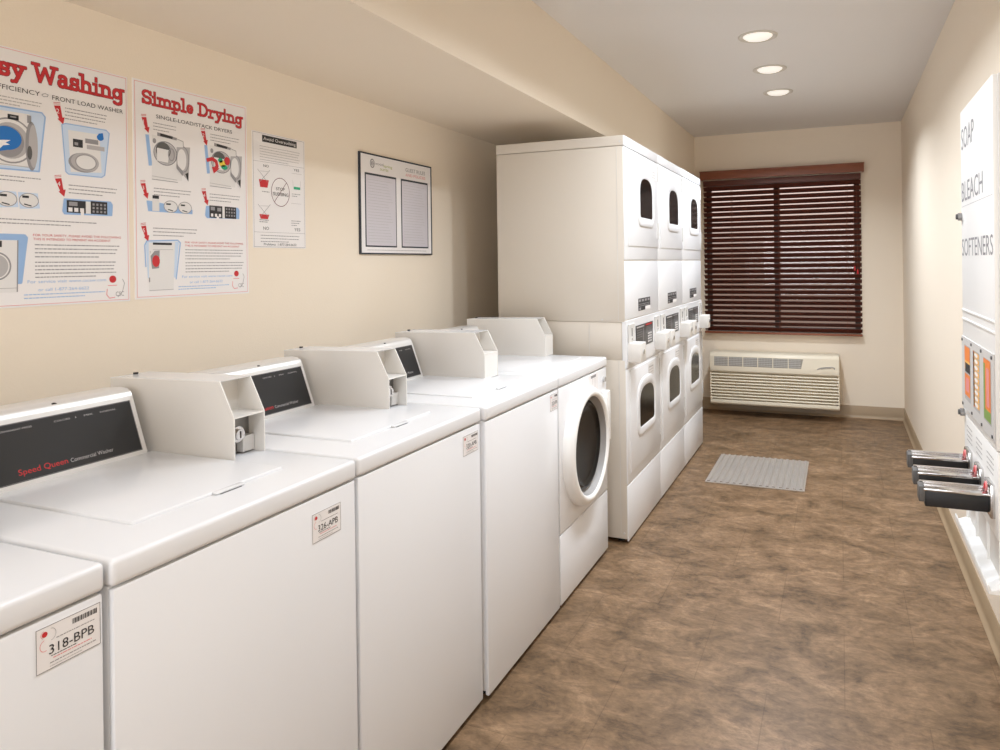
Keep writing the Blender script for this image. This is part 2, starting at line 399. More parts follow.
# outlet grille, recessed plate with six fields of fine bars, slanting right end
def top_front(z):  # y of the sloped top face
    return ay - .006 + (z - (az1 - .13)) / .10 * .010
b = B(); gz0, gz1 = .448, .528; e = .0012
def gq(xa, xb, xc, xd, za, zb, m, off):
    b.add([(xa, top_front(za) - off, za), (xb, top_front(za) - off, za), (xc, top_front(zb) - off, zb), (xd, top_front(zb) - off, zb)], [(0, 1, 2, 3)], m)
cell = .1175
for i in range(6):
    xa = ax0 + .038 + i * (cell + .0085); xb = xa + cell; sl = .018 if i == 5 else 0
    gq(xa, xb - sl, xb, xa, gz0, gz1, 'mesh', .0008)
    for k in range(5):
        z = gz0 + .010 + k * .015
        b.box(xa, xb - sl, top_front(z) - .005, top_front(z) + .001, z, z + .0035, 'lgrey')
    for k in range(1, 9):
        x = xa + k * (cell - sl) / 9; b.box(x, x + .0012, top_front(gz0) - .003, top_front(gz0) + .009, gz0 + .003, gz1 - .003, 'lgrey')
b.build('outlet_grille', t, label='grey louvred air outlet')
sh = Sheet((-.185, ay - .0075, .478), (1, 0, 0), (0, 0, -1), (0, -1, 0))
sh.path([(0, .030), (.03, .018), (.07, .010), (.115, .006), (.135, .012), (.135, .024)], .006, 'inkgrey')
sh.path([(.03, .026), (.07, .017), (.11, .016)], .004, 'inkgrey')
sh.build('badge', t, label='grey swoosh badge at the right of the cover')

# ------------------------------------------------------------------ ribbed floor grate
gx0, gx1, gy0, gy1 = -.794, -.208, 4.393, 5.054
t = thing('floor_grate', 'light grey ribbed metal grate set on the brown floor near the dryers', 'grate', ((gx0 + gx1) / 2, (gy0 + gy1) / 2, 0))
b = B(); b.box(gx0, gx1, gy0, gy1, 0, .003, 'grate')
b.build('plate', t)
b = B(); n = 15
for i in range(n):
    x = gx0 + .02 + (gx1 - gx0 - .04) * i / (n - 1)
    b.prism([(x - .011, .003), (x - .007, .010), (x + .007, .010), (x + .011, .003)], 'y', gy0 + .012, gy1 - .012, 'grate')
b.build('ribs', t)

# ------------------------------------------------------------------ recessed downlights
ys = [5.089, 4.456, 3.780, 3.10, 2.43, 1.76, 1.09, .42, -.25, -.92, -1.59]
names = {0: 'recessed round ceiling downlight nearest the window, farthest of the row', 1: 'recessed round ceiling downlight in the middle of the three in view', 2: 'recessed round ceiling downlight nearest the photographer of the three in view'}
for i, y in enumerate(ys):
    x = -.381
    t = thing('downlight', names.get(i, 'recessed round ceiling downlight farther along the row, beyond the picture'), 'ceiling light', (x, y, H), 'recessed downlights in the ceiling')
    n = 40; prof = [(.100, 0), (.099, -.005), (.090, -.008), (.080, -.004), (.074, -.0015)]
    def spin(prof, m, b):
        vs = [(x + r * math.cos(2 * PI * k / n), y + r * math.sin(2 * PI * k / n), H + z) for r, z in prof for k in range(n)]
        b.add(vs, [(j * n + k, j * n + (k + 1) % n, (j + 1) * n + (k + 1) % n, (j + 1) * n + k) for j in range(len(prof) - 1) for k in range(n)], m); return b
    spin(prof, 'trimring', B()).build('trim_ring', t)
    spin([(.074, -.002), (.06, -.012), (.04, -.018), (.018, -.021), (.0005, -.022)], 'lens', B()).build('lens', t)
    l = area('downlight_lamp', (x, y, H - .026), (0, 0, 0), .13, .13, LAMP_W * LAMP_K[i], (.88, .955, 1.05), 'DISK'); l.data.spread = math.radians(142)

# ------------------------------------------------------------------ washers
ZS, ZT = .880, .924
def asset_label(parent, code, xf, y0, y1, z0, z1):
    w, h = y1 - y0, z1 - z0
    o = B().box(xf, xf + .0006, y0, y1, z0, z1, 'paper').build('asset_label', parent, label='white sticker with a number and bar code')
    s = Sheet((xf + .0006, y0, z1), (0, 1, 0), (0, 0, -1), (1, 0, 0))
    s.frame(0, 0, w, h, .0011, 'inkgrey')
    x = w * .55
    r = random.Random(code)
    while x < w * .94:
        k = r.choice((.0006, .001, .0016)); s.rect(x, h * .10, x + k, h * .22, 'inkblack'); x += k + r.choice((.0006, .0011))
    s.text(code, w * .19, h * .66, h * .22, 'inkblack', w=w * .70)
    s.ell(w * .13, h * .17, w * .042, w * .042, 'inkred'); s.ring(w * .13, h * .17, w * .06, w * .06, .0006, 'inkpink', a0=2, a1=4.6)
    s.ring(w * .22, h * .22, w * .08, h * .14, .0008, 'inklight', a0=-1.6, a1=1.5)
    s.ring(w * .13, h * .42, w * .075, h * .13, .0008, 'inkpink', a0=1.2, a1=4.6)
    s.greek(w * .3, w * .9, h * .36, .0012, 'inkgrey'); s.greek(w * .22, w * .62, h * .72, .0012, 'inkblack'); s.greek(w * .25, w * .85, h * .78, .0014, 'inkpink')
    s.greek(w * .2, w * .92, h * .87, .0014, 'inkgrey'); s.greek(w * .2, w * .7, h * .94, .001, 'inklight')
    s.build('label_print', o)

def coin_box(parent, y0, y1, xb, xf, closed):
    """sheet-metal coin box: sloping upper mouth, shelf, lower bay with a lock"""
    w = .0035
    prof = [(xb, ZT), (xb + .002, 1.095), (xb + .02, 1.0985), (xf - .043, 1.105), (xf, 1.022), (xf, ZT)]
    b = B()
    b.prism(prof, 'y', y0, y0 + w, 'beigebox', .0008, 1); b.prism(prof, 'y', y1 - w, y1, 'beigebox', .0008, 1)
    b.prism([(xb + .002, 1.093), (xb + .02, 1.0965), (xf - .045, 1.1025), (xf - .043, 1.106), (xb + .018, 1.100), (xb, 1.097)], 'y', y0 + .001, y1 - .001, 'white2')
    b.box(xb, xb + .003, y0 + w, y1 - w, ZT, 1.093, 'beigebox')
    o = b.build('coin_box', parent, label='beige white metal coin box')
    B().box(xf - .085, xf - .082, y0 + w, y1 - w, 1.020, 1.1018, 'beigebox').build('mouth_back', o)
    B().box(xf - .10, xf - .001, y0 + w, y1 - w, 1.019, 1.0225, 'beigebox', .0008, 1).build('shelf', o)
    if closed:
        B().box(xf - .006, xf - .002, y0 + w, y1 - w, ZT + .002, 1.019, 'beigebox').build('lower_plate', o)
    else:
        B().box(xf - .052, xf - .049, y0 + w, y1 - w, ZT + .002, 1.019, 'steel').build('lower_plate', o)
        yc = (y0 + y1) / 2 - .010
        b = B(); b.cyl((xf - .049, yc, .975), 'x', .019, .022, 'chrome'); b.cyl((xf - .027, yc, .975), 'x', .013, .008, 'chrome'); b.box(xf - .0195, xf - .018, yc - .0015, yc + .0015, .967, .983, 'gap')
        b.build('lock', o, label='chrome cylinder lock')
        B().box(xf - .05, xf - .030, y1 - .040, y1 - w - .001, ZT + .004, .965, 'lgrey', .001, 1).build('reject_cup', o)
    b = B(); b.cyl((xb + .03, (y0 + y1) / 2, 1.0985), 'z', .006, .006, 'blackp', 12); b.build('screw', o)
    return o

def washer(label, y0, y1, xf, bx, code=None, lab=None, front_load=False, closed=False):
    """bx: (y0, y1, front x) of the coin box"""
    xb = xf - .70
    t = thing('washing_machine', label, 'washing machine', ((xf + xb) / 2, (y0 + y1) / 2, 0), 'white coin washers in a row along the left wall')
    b = B()
    g = .004
    b.box(xb, xf - .012, y0 + g, y1 - g, .03, ZS, 'white', .004)
    b.box(xb + .02, xf - .06, y0 + .02, y1 - .02, .004, .035, 'gap')
    b.build('cabinet', t)
    for (fx, fy) in ((xf - .05, y0 + .05), (xf - .05, y1 - .05), (xb + .05, y0 + .05), (xb + .05, y1 - .05)):
        B().cyl((fx, fy, 0), 'z', .02, .03, 'blackp', 16).build('foot', t)
    b = B()
    if front_load:
        b.box(xf - .014, xf, y0 + g, y1 - g, .298, ZS - .003, 'white', .004)
        B().box(xf - .014, xf - .001, y0 + g, y1 - g, .018, .294, 'white', .004).build('service_panel', t)
    else:
        b.box(xf - .014, xf, y0 + g, y1 - g, .018, ZS - .003, 'white', .004)
    b.build('front_panel', t)
    b = B(); b.box(xb, xf + .003, y0 + .001, y1 - .001, ZS, ZT, 'white2', .009, 4)
    b.build('top', t)
    lx = xf - .106
    if not front_load:
        b = B(); b.box(xf - .505, lx, y0 + .116, y1 - .116, ZT - .004, ZT + .006, 'white2', .004, 3)
        lid = b.build('lid', t)
        yc = y0 + .32
        B().box(lx - .004, lx + .012, yc - .036, yc + .036, ZT + .001, ZT + .0055, 'white2', .002).build('lid_handle', lid)
        B().box(lx + .006, lx + .0125, yc - .026, yc + .026, ZT - .001, ZT + .0012, 'dgrey').build('finger_recess', lid)
        # seam around the lid
    else:
        B().box(xf - .50, lx, y0 + .06, y1 - .06, ZT - .004, ZT + .002, 'white2', .0018, 2).build('top_panel', t)
    # control hood
    ce = bx[0] - (.15 if front_load else .028); cs = y0 + .012
    prof = [(-1.552, ZT), (-1.552, .934), (-1.600, 1.064), (-1.606, 1.075), (-1.618, 1.081), (-1.64, 1.083), (-1.700, 1.078), (-1.715, 1.066), (-1.717, ZT)]
    dx = xf + 1.05
    prof = [(p[0] + dx, p[1]) for p in prof]
    cns = B().prism(prof, 'y', cs, ce, 'silver', .0012, 1).build('console', t, label='silver trimmed control console')
    if not front_load:
        A, Bq = Vector((prof[1][0], 0, prof[1][1])), Vector((prof[2][0], 0, prof[2][1]))
        d = (Bq - A).normalized(); nn = Vector((d.z, 0, -d.x)); L = (Bq - A).length
        o3 = A + d * (L - .010); o3.y = cs + .010
        wd, hd = ce - cs - .022, L - .016
        pb = B(); q = [o3 + Vector((0, u, 0)) - d * v for u, v in ((0, 0), (0, hd), (wd, hd), (wd, 0))]
        pb.add([p - nn * .002 for p in q] + [p + nn * .0012 for p in q], [(0, 1, 2, 3), (7, 6, 5, 4), (0, 4, 5, 1), (1, 5, 6, 2), (2, 6, 7, 3), (3, 7, 4, 0)], 'black')
        pan = pb.build('control_panel', cns, label='black glass control panel')
        s = Sheet(o3 + nn * .0012, (0, 1, 0), -d, nn)
        s.frame(.001, .001, wd - .001, hd - .001, .0008, 'inkgrey')
        k = y0 + .175 - o3.y
        s.text('Speed Queen', k, hd - .014, .0125, 'inkred', w=.098)
        s.text('Commercial Washer', k + .104, hd - .014, .009, 'inklight', w=.096)
        s.text('PERMANENT PRESS', k + .01 - .03, .016, .004, 'inklight', w=.065); s.text('COLORS', k + .09, .016, .004, 'inklight', w=.034)
        s.text('&', k + .135, .016, .004, 'inklight'); s.text('MIX', k + .155, .016, .004, 'inklight', w=.02); s.text('NORMAL', k + .192, .016, .004, 'inklight', w=.038)
        s.greek(.02, k - .03, .016, .004, 'inklight')
        s.build('panel_print', pan)
    b = B(); hy = cs + (ce - cs) * .60; b.cyl((-1.612 + dx, hy, 1.0735), 'x', .006, .004, 'blackp', 14); b.build('screw_hole', cns)
    coin_box(t, bx[0], bx[1], bx[2] - (.425 if front_load else .410), bx[2], closed)
    if code: asset_label(t, code, xf, *lab)
    return t

washer('white top-loading coin washer at the lower left corner with sticker 318-BPB', .130, .7435, -1.050, (.636, .732, -1.302), '318-BPB', (.642, .7345, .803, .866))
washer('white top-loading coin washer with sticker 326-APB, black console nearest the camera', .7475, 1.3365, -1.044, (1.231, 1.3255, -1.302), '326-APB', (1.189, 1.28, .782, .844))
washer('white top-loading coin washer between the 326-APB washer and the plain-fronted one', 1.3425, 1.946, -1.046, (1.811, 1.9075, -1.288), '320-APB', (1.835, 1.927, .799, .858))
washer('white coin washer with plain front, directly before the round-door washer', 1.955, 2.566, -1.035, (2.416, 2.530, -1.277), '322-APB', (2.485, 2.56, .803, .866), closed=True)
t = washer('white front-loading washer with a round black door, beside the stacked dryers', 2.571, 3.187, -1.035, (3.096, 3.190, -1.310), None, None, front_load=True, closed=True)
# round door of the front loader
c = (-1.035, 2.855, .588)
ring = B().lathe(c, [(.250, -.004), (.250, .012), (.246, .028), (.239, .039), (.229, .045), (.219, .046), (.212, .043), (.207, .035)], 'plast', 72).build('door', t, label='round white door ring')
B().lathe(c, [(.2075, .036), (.203, .024), (.197, .012), (.191, .007)], 'grey', 72).build('door_gasket', ring, label='grey inner rim')
B().lathe(c, [(.192, .006), (.182, .016), (.172, .018), (.165, .012), (.14, .008), (.09, .005), (.04, .004), (.0005, .004)], 'bowl', 72).build('door_glass', ring, label='dark glass bowl')
B().box(-1.036, -1.004, 3.105, 3.150, .545, .775, 'plast', .006).build('door_latch', t)
b = B(); b.cyl((-1.036, 3.135, .825), 'x', .012, .012, 'chrome', 20); b.build('access_lock', t)
o = B().box(-1.035, -1.0345, 2.93, 3.055, .79, .870, 'paper').build('control_label', t)
s = Sheet((-1.0345, 2.93, .870), (0, 1, 0), (0, 0, -1), (1, 0, 0))
s.rect(.03, .004, .10, .016, 'inkgrey'); s.rect(.052, .018, .056, .045, 'inklight'); s.rect(.082, .018, .086, .07, 'inklight'); s.greek(.015, .11, .075, .002, 'inklight')
s.build('label_print', o)

# ------------------------------------------------------------------ stacked dryers
XD, DD = -.969, .69
def win_outline(w, h, rb, nt=14, nb=5):
    """centre-bottom origin: rounded bottom corners, high arched top"""
    pts = []
    for i in range(nb + 1):
        a = -PI / 2 - (PI / 2) * i / nb; pts.append((-w / 2 + rb + rb * math.cos(a), rb + rb * math.sin(a)))
    ra = h * .42
    for i in range(nt + 1):
        a = PI - PI * i / nt
        cx, cy = math.cos(a), math.sin(a)
        pts.append((w / 2 * math.copysign(abs(cx) ** .8, cx), h - ra + ra * abs(cy) ** .8))
    for i in range(nb + 1):
        a = -(PI / 2) * i / nb; pts.append((w / 2 - rb + rb * math.cos(a), rb + rb * math.sin(a)))
    return pts
def dryer_door(t, y, z0, z1, wy, wz, gy0, gy1, gz0, gz1):
    xf = XD
    d = B().box(xf - .006, xf + .004, y + .055, y + .668, z0, z1, 'white', .003).build('door', t)
    gw, gh = gy1 - gy0, gz1 - gz0; cy = (gy0 + gy1) / 2
    def loop(grow, x, extra=0):
        return [(x, cy + p[0], gz0 - grow + p[1]) for p in win_outline(gw + 2 * grow, gh + 2 * grow, .022 + grow)]
    loops = [loop(.050, xf + .003), loop(.047, xf + .007), loop(.040, xf + .010), loop(.026, xf + .0105), loop(.006, xf + .010), loop(.001, xf + .008), loop(-.002, xf + .006)]
    n = len(loops[0]); b = B(); vs = [p for l in loops for p in l]
    b.add(vs, [(j * n + i, j * n + (i + 1) % n, (j + 1) * n + (i + 1) % n, (j + 1) * n + i) for j in range(len(loops) - 1) for i in range(n)], 'white')
    fr = b.build('window_frame', d)
    b = B(); l0 = loop(.001, xf + .0072); b.add(l0, [tuple(range(n))], 'dglass'); b.build('window_glass', d, label='dark dryer window')
    for hz in (z0 + (z1 - z0) * .20, z0 + (z1 - z0) * .88):
        B().box(xf + .003, xf + .0085, y + .652, y + .662, hz - .045, hz + .045, 'lgrey', .001, 1).build('hinge', d)
    return d
def dryer(label, k):
    y = 3.296 + k * .6707; w = .6687
    t = thing('stacked_dryer', label, 'dryer', (XD - DD / 2, y + w / 2, 0), 'white stacked dryers by the window end')
    xb = XD - DD
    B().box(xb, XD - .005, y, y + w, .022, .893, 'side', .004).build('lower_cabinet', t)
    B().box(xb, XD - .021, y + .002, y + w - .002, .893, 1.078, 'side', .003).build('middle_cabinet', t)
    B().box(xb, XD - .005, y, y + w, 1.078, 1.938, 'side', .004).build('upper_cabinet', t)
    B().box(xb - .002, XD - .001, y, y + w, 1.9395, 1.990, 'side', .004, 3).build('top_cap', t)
    B().box(XD - .006, XD + .003, y, y + w, 1.9395, 1.9895, 'white', .003, 2).build('top_trim', t)
    for (fx, fy) in ((XD - .05, y + .05), (XD - .05, y + w - .05), (xb + .05, y + .05), (xb + .05, y + w - .05)):
        B().cyl((fx, fy, 0), 'z', .018, .024, 'blackp', 14).build('foot', t)
    B().box(XD - .007, XD + .0005, y + .002, y + w - .002, .012, .281, 'white', .003).build('lower_front_panel', t)
    B().box(XD - .007, XD, y + .002, y + w - .002, .286, .850, 'white', .003).build('lower_door_panel', t)
    B().box(XD - .007, XD, y + .002, y + w - .002, 1.383, 1.937, 'white', .003).build('upper_door_panel', t)
    B().box(XD - .007, XD, y + .002, y + w - .002, 1.090, 1.377, 'white', .003).build('upper_front_panel', t)
    # corner post seam lines on the side
    dryer_door(t, y, 1.452, 1.930, 0, 0, y + .268, y + .528, 1.604, 1.815)
    dryer_door(t, y, .330, .835, 0, 0, y + .214, y + .514, .520, .722)
    # instruction label
    o = B().box(XD, XD + .0008, y + .228, y + .474, 1.118, 1.182, 'paper').build('instruction_label', t, label='white and black instruction label')
    s = Sheet((XD + .0008, y + .228, 1.182), (0, 1, 0), (0, 0, -1), (1, 0, 0))
    s.rect(0, 0, .246, .045, 'inkblack'); s.rect(0, .045, .14, .064, 'inkblack')
    for q in range(4):
        s.rect(.012 + q * .06, .006, .052 + q * .06, .018, 'inkgrey', 1); s.greek(.012, .23, .032 + q * .010 if q < 2 else .04, .003, 'inklight', 1)
    s.rect(.02, .048, .05, .060, 'inkgrey', 1); s.build('label_print', o)
    # control fascia
    fz = B().prism([(XD - .02, .852), (XD + .002, .852), (XD + .004, .868), (XD + .002, 1.085), (XD - .02, 1.085)], 'y', y + .0008, y + w - .0008, 'white', .0015, 1).build('control_fascia', t)
    o = B().box(XD + .003, XD + .0055, y + .165, y + .508, .930, 1.046, 'black', .0008, 1).build('control_panel', fz, label='black keypad panel')
    s = Sheet((XD + .0055, y + .165, 1.046), (0, 1, 0), (0, 0, -1), (1, 0, 0))
    s.rect(.01, .006, .16, .014, 'inklight'); s.rect(.19, .005, .32, .013, 'inkred' if k == 0 else 'inkgrey')
    for q in range(4): s.greek(.015, .12, .028 + q * .012, .004, 'inkgrey')
    for a in range(3):
        for q in range(4): s.rect(.235 + a * .028, .055 + q * .014, .254 + a * .028, .064 + q * .014, 'paper')
    for q in range(5): s.greek(.20, .32, .024 + q * .007, .003, 'inkgrey')
    s.rect(.135, .02, .15, .11, 'inkgrey'); s.build('panel_print', o)
    for side, (p0, p1) in enumerate(((.021, .124), (.556, .650))):
        o = B().box(XD + .003, XD + .010, y + p0, y + p1, .974, 1.066, 'lgrey', .002, 1).build('coin_slot_plate', fz)
        b = B(); yc = y + (p0 + p1) / 2
        b.box(XD + .009, XD + .0115, yc - .003, yc + .003, 1.005, 1.045, 'gap'); b.cyl((XD + .009, yc, .990), 'x', .007, .004, 'chrome', 12); b.build('coin_slot', o)
        c_ = B().box(XD, XD + .068, y + p0, y + p1, .880, .975, 'beigebox', .004).build('coin_vault', fz)
        b = B(); b.cyl((XD + .068, yc, .93), 'x', .012, .005, 'chrome', 16); b.build('lock', c_)
    s = Sheet((XD + .0045, y + .40, .82), (0, 1, 0), (0, 0, -1), (1, 0, 0))
    s.b.box(XD + .004, XD + .0045, y + .40, y + .52, .755, .82, 'paper2'); s.greek(.01, .11, .02, .004, 'inkgrey', 1); s.greek(.01, .11, .035, .003, 'inklight', 1); s.greek(.01, .11, .05, .003, 'inklight', 1)
    s.build('rating_sticker', t)
    s = Sheet((XD + .0045, y + .53, 1.89), (0, 1, 0), (0, 0, -1), (1, 0, 0))
    s.b.box(XD + .004, XD + .0045, y + .53, y + .62, 1.825, 1.89, 'paper2'); s.greek(.01, .08, .02, .004, 'inklight', 1); s.greek(.01, .08, .035, .003, 'inklight', 1); s.greek(.01, .08, .05, .003, 'inklight', 1)
    s.build('rating_sticker', t)
    if k == 0:
        b = B()
        b.box(XD - .038, XD - .036, y - .0006, y, .05, .89, 'lgrey'); b.box(XD - .038, XD - .036, y - .0006, y, 1.085, 1.935, 'lgrey'); b.box(XD - .19, XD - .188, y - .0006, y, .897, 1.075, 'lgrey')
        b.build('side_seam', t)
        for (x, z) in ((XD - .02, 1.96), (XD - .60, 1.09), (XD - .12, 1.09), (XD - .02, .05)): B().cyl((x, y + .0005, z), 'y', .005, -.003, 'lgrey', 10).build('side_screw', t)
dryer('white two-drum stacked dryer next to the front-loading washer, its side, greyed for shade, in full view', 0)
dryer('white two-drum stacked dryer in the middle of the three', 1)
dryer('white two-drum stacked dryer closest to the window with its coin boxes against the blind', 2)

# ------------------------------------------------------------------ slab-serif lettering for the poster titles
def arc(cx, cy, rx, ry, a0, a1, n=8): return [(cx + rx * math.cos(math.radians(a0 + (a1 - a0) * i / n)), cy + ry * math.sin(math.radians(a0 + (a1 - a0) * i / n))) for i in range(n + 1)]
SL = {
 'E': (.72, [[(.16, .05), (.16, .95)], [(.02, .94), (.62, .94), (.62, .74)], [(.16, .52), (.46, .52)], [(.02, .06), (.66, .06), (.66, .28)]]),
 'S': (.68, [arc(.32, .72, .24, .22, 20, 250) + arc(.34, .28, .24, .22, 80, -160), [(.57, .9), (.57, .72)], [(.08, .1), (.08, .3)]]),
 'D': (.80, [[(.16, .05), (.16, .95)], [(.02, .94), (.36, .94)] + arc(.36, .5, .32, .44, 90, -90) + [(.02, .06)]]),
 'W': (1.12, [[(.12, .93), (.32, .08), (.56, .80), (.80, .08), (1.0, .93)], [(0, .94), (.26, .94)], [(.86, .94), (1.12, .94)]]),
 'a': (.60, [arc(.27, .45, .16, .17, 150, 0) + [(.43, .06), (.56, .06)], arc(.26, .20, .17, .16, 80, 400, 12)]),
 's': (.52, [arc(.25, .47, .16, .14, 30, 260) + arc(.26, .19, .17, .15, 80, -160), [(.42, .6), (.42, .46)], [(.08, .05), (.08, .2)]]),
 'y': (.64, [[(.12, .60), (.33, .08)], [(.54, .60), (.33, .05), (.22, -.20), (.08, -.22)], [(0, .60), (.24, .60)], [(.42, .60), (.64, .60)]]),
 'h': (.68, [[(.15, .05), (.15, .96)], [(.02, .96), (.15, .96)], arc(.33, .42, .18, .18, 170, 0) + [(.51, .05)], [(.02, .05), (.29, .05)], [(.39, .05), (.66, .05)]]),
 'n': (.68, [[(.15, .05), (.15, .60)], [(.02, .60), (.15, .60)], arc(.33, .42, .18, .18, 170, 0) + [(.51, .05)], [(.02, .05), (.29, .05)], [(.39, .05), (.66, .05)]]),
 'm': (1.0, [[(.15, .05), (.15, .60)], [(.02, .60), (.15, .60)], arc(.31, .42, .16, .18, 170, 0) + [(.47, .05)], arc(.66, .42, .18, .18, 170, 0) + [(.84, .05)], [(.02, .05), (.27, .05)], [(.37, .05), (.59, .05)], [(.72, .05), (.98, .05)]]),
 'i': (.36, [[(.17, .05), (.17, .60)], [(.04, .60), (.17, .60)], [(.03, .05), (.32, .05)], [(.17, .80), (.17, .93)]]),
 'l': (.36, [[(.17, .05), (.17, .96)], [(.04, .96), (.17, .96)], [(.03, .05), (.32, .05)]]),
 'g': (.62, [arc(.27, .34, .19, .24, 0, 360, 14), [(.48, .60), (.48, -.06)] + arc(.28, -.08, .20, .16, 0, -150), [(.48, .60), (.62, .60)]]),
 'p': (.64, [[(.15, .60), (.15, -.24)], [(.02, .60), (.15, .60)], arc(.34, .32, .20, .27, 170, -170, 14), [(.02, -.24), (.30, -.24)]]),
 'e': (.56, [[(.10, .33), (.46, .33)] + arc(.28, .33, .18, .26, 0, 320, 14)]),
 'r': (.50, [[(.15, .05), (.15, .60)], [(.02, .60), (.15, .60)], arc(.33, .42, .16, .17, 170, 50), [(.02, .05), (.32, .05)]]),
 ' ': (.34, []),
}
def slab(s, t, x, y, cap, w, m, l, sw, step=.001):
    """bold slab-serif line of text, filled row by row so that strokes never overlap"""
    tot = sum(SL[c][0] for c in t); kx = w / tot; cx = x
    for ch in t:
        segs = []
        for st in SL[ch][1]:
            q = [(cx + p[0] * kx, y - p[1] * cap) for p in st]; segs += list(zip(q, q[1:]))
        if segs:
            xs = [p[0] for g_ in segs for p in g_]; zs = [p[1] for g_ in segs for p in g_]; h = sw / 2
            x0, x1, z0 = min(xs) - h, max(xs) + h, min(zs) - h
            nx, nz = int((x1 - x0) / step) + 1, int((max(zs) + h - z0) / step) + 1
            gx, gz = np.meshgrid(x0 + (np.arange(nx) + .5) * step, z0 + (np.arange(nz) + .5) * step)
            on = np.zeros(gx.shape, bool)
            for (ax, az), (bx_, bz_) in segs:
                dx, dz = bx_ - ax, bz_ - az; LL = dx * dx + dz * dz or 1e-9
                tt = np.clip(((gx - ax) * dx + (gz - az) * dz) / LL, 0, 1)
                ux, uz = np.abs(gx - ax - tt * dx), np.abs(gz - az - tt * dz)
                on |= (ux ** 4 + uz ** 4) < h ** 4
            for r_ in range(nz):
                row = on[r_]; k = 0
                while k < nx:
                    if row[k]:
                        e_ = k
                        while e_ < nx and row[e_]: e_ += 1
                        s.rect(x0 + k * step, z0 + r_ * step, x0 + e_ * step, z0 + (r_ + 1) * step, m, l); k = e_
                    k += 1
        cx += SL[ch][0] * kx
def round_frame(s, pts, w, m, fill, l=0):
    s.poly(pts, fill, l); s.path(pts, w, m, l + 1, close=True)
def arrow(s, x, y, num, k=1.0):
    """red numbered arrow slanting down to the right"""
    s.poly([(x, y), (x + .017 * k, y - .003 * k), (x + .022 * k, y + .028 * k), (x + .028 * k, y + .027 * k), (x + .024 * k, y + .047 * k), (x + .009 * k, y + .034 * k), (x + .013 * k, y + .032 * k)][:7], 'inkred', 0)
    s.text(num, x + .006 * k, y + .019 * k, .013 * k, 'paper', 1)
    for q in range(2): s.line((x - .001, y - .004 - q * .004), (x + .017 * k, y - .007 - q * .004), .0014, 'inkred', 0)
def poster(label, y0, y1, z0, z1, group):
    t = B().box(XL, XL + .0015, y0, y1, z0, z1, 'paper').build('poster', loc=(XL, (y0 + y1) / 2, z0), smooth=0)
    tag(t, label, 'poster', group)
    return t
def S_(y0, z1): return Sheet((XL + .0015, y0, z1), (0, 1, 0), (0, 0, -1), (1, 0, 0))
def swirl(s, x, y, k=1.0):
    s.ell(x, y, .010 * k, .010 * k, 'inkred'); s.rect(x - .014 * k, y + .016 * k, x + .012 * k, y + .018 * k, 'inkpink')
    s.path([(x - .016 * k, y + .026 * k), (x - .018 * k, y + .042 * k), (x - .010 * k, y + .052 * k), (x + .006 * k, y + .050 * k)], .0022, 'inkpink')
    s.path([(x + .028 * k, y), (x + .034 * k, y + .012 * k), (x + .028 * k, y + .034 * k), (x + .014 * k, y + .050 * k)], .0022, 'inklight')
    s.text('CSC', x + .008 * k, y + .047 * k, .013 * k, 'inkgrey', 1, w=.024 * k)
def para(s, x0, x1, y, n, h, lead, m):
    for i in range(n): s.greek(x0, x1 - (0 if i < n - 1 else (x1 - x0) * .25) - (i * 37 % 11) * .001, y + i * lead, h, m, seed=i)

# ---- poster "Easy Washing"
W1, H1 = .437, .662
t = poster('large white poster headed Easy Washing in red, at the left edge of the wall', 1.035, 1.472, 1.275, 1.937, 'laundry instruction posters')
s = S_(1.035, 1.937); s.frame(.004, .004, W1 - .004, H1 - .005, .0013, 'inkpink')
s.build('border_print', t)
s = S_(1.035, 1.937)
slab(s, 'Easy Washing', .020, .0735, .050, .404, 'inkdred', 0, .0098)
slab(s, 'Easy Washing', .020, .0735, .050, .404, 'inkred', 1, .0074)
s.build('title', t, label='red title reading Easy Washing')
s = S_(1.035, 1.937)
s.text('HIGH EFFICIENCY', .021, .109, .0125, 'inkblack', w=.170); s.text('FRONT LOAD WASHER', .222, .111, .0125, 'inkblack', w=.200)
s.path([(.196, .103), (.204, .099), (.212, .101), (.210, .106), (.200, .108), (.196, .105)], .0015, 'inkgrey', 0, True)
s.build('subtitle', t); s = S_(1.035, 1.937)
para(s, .02, .195, .129, 3, .0026, .0085, 'inklight')
s.build('picture_caption', t); s = S_(1.035, 1.937)
para(s, .255, .375, .128, 4, .0024, .0095, 'inkgrey')
s.build('picture_caption', t); s = S_(1.035, 1.937)
para(s, .06, .19, .329, 2, .0024, .010, 'inkgrey')
s.build('picture_caption', t); s = S_(1.035, 1.937)
para(s, .262, .40, .337, 3, .0026, .0105, 'inkgrey')
s.build('picture_caption', t); s = S_(1.035, 1.937)
para(s, .06, .34, .438, 2, .0026, .010, 'inkgrey')
s.build('picture_caption', t); s = S_(1.035, 1.937)
s.text('FOR YOUR SAFETY, PLEASE AVOID THE FOLLOWING', .169, .478, .0062, 'inkred', w=.241); s.text('THIS IS INTENDED TO PREVENT AN ACCIDENT', .169, .4885, .0062, 'inkred', w=.21)
para(s, .173, .405, .502, 4, .0028, .0105, 'inkgrey'); para(s, .173, .395, .548, 5, .0028, .0098, 'inkgrey')
s.build('safety_text', t); s = S_(1.035, 1.937)
s.text('For service visit www.cscsw.com', .154, .601, .0085, 'inkblue', w=.21); s.text('or call 1-877-264-6622', .180, .6225, .0085, 'inkblue', w=.134)
para(s, .145, .36, .632, 2, .0024, .009, 'inkblue')
s.build('service_text', t)
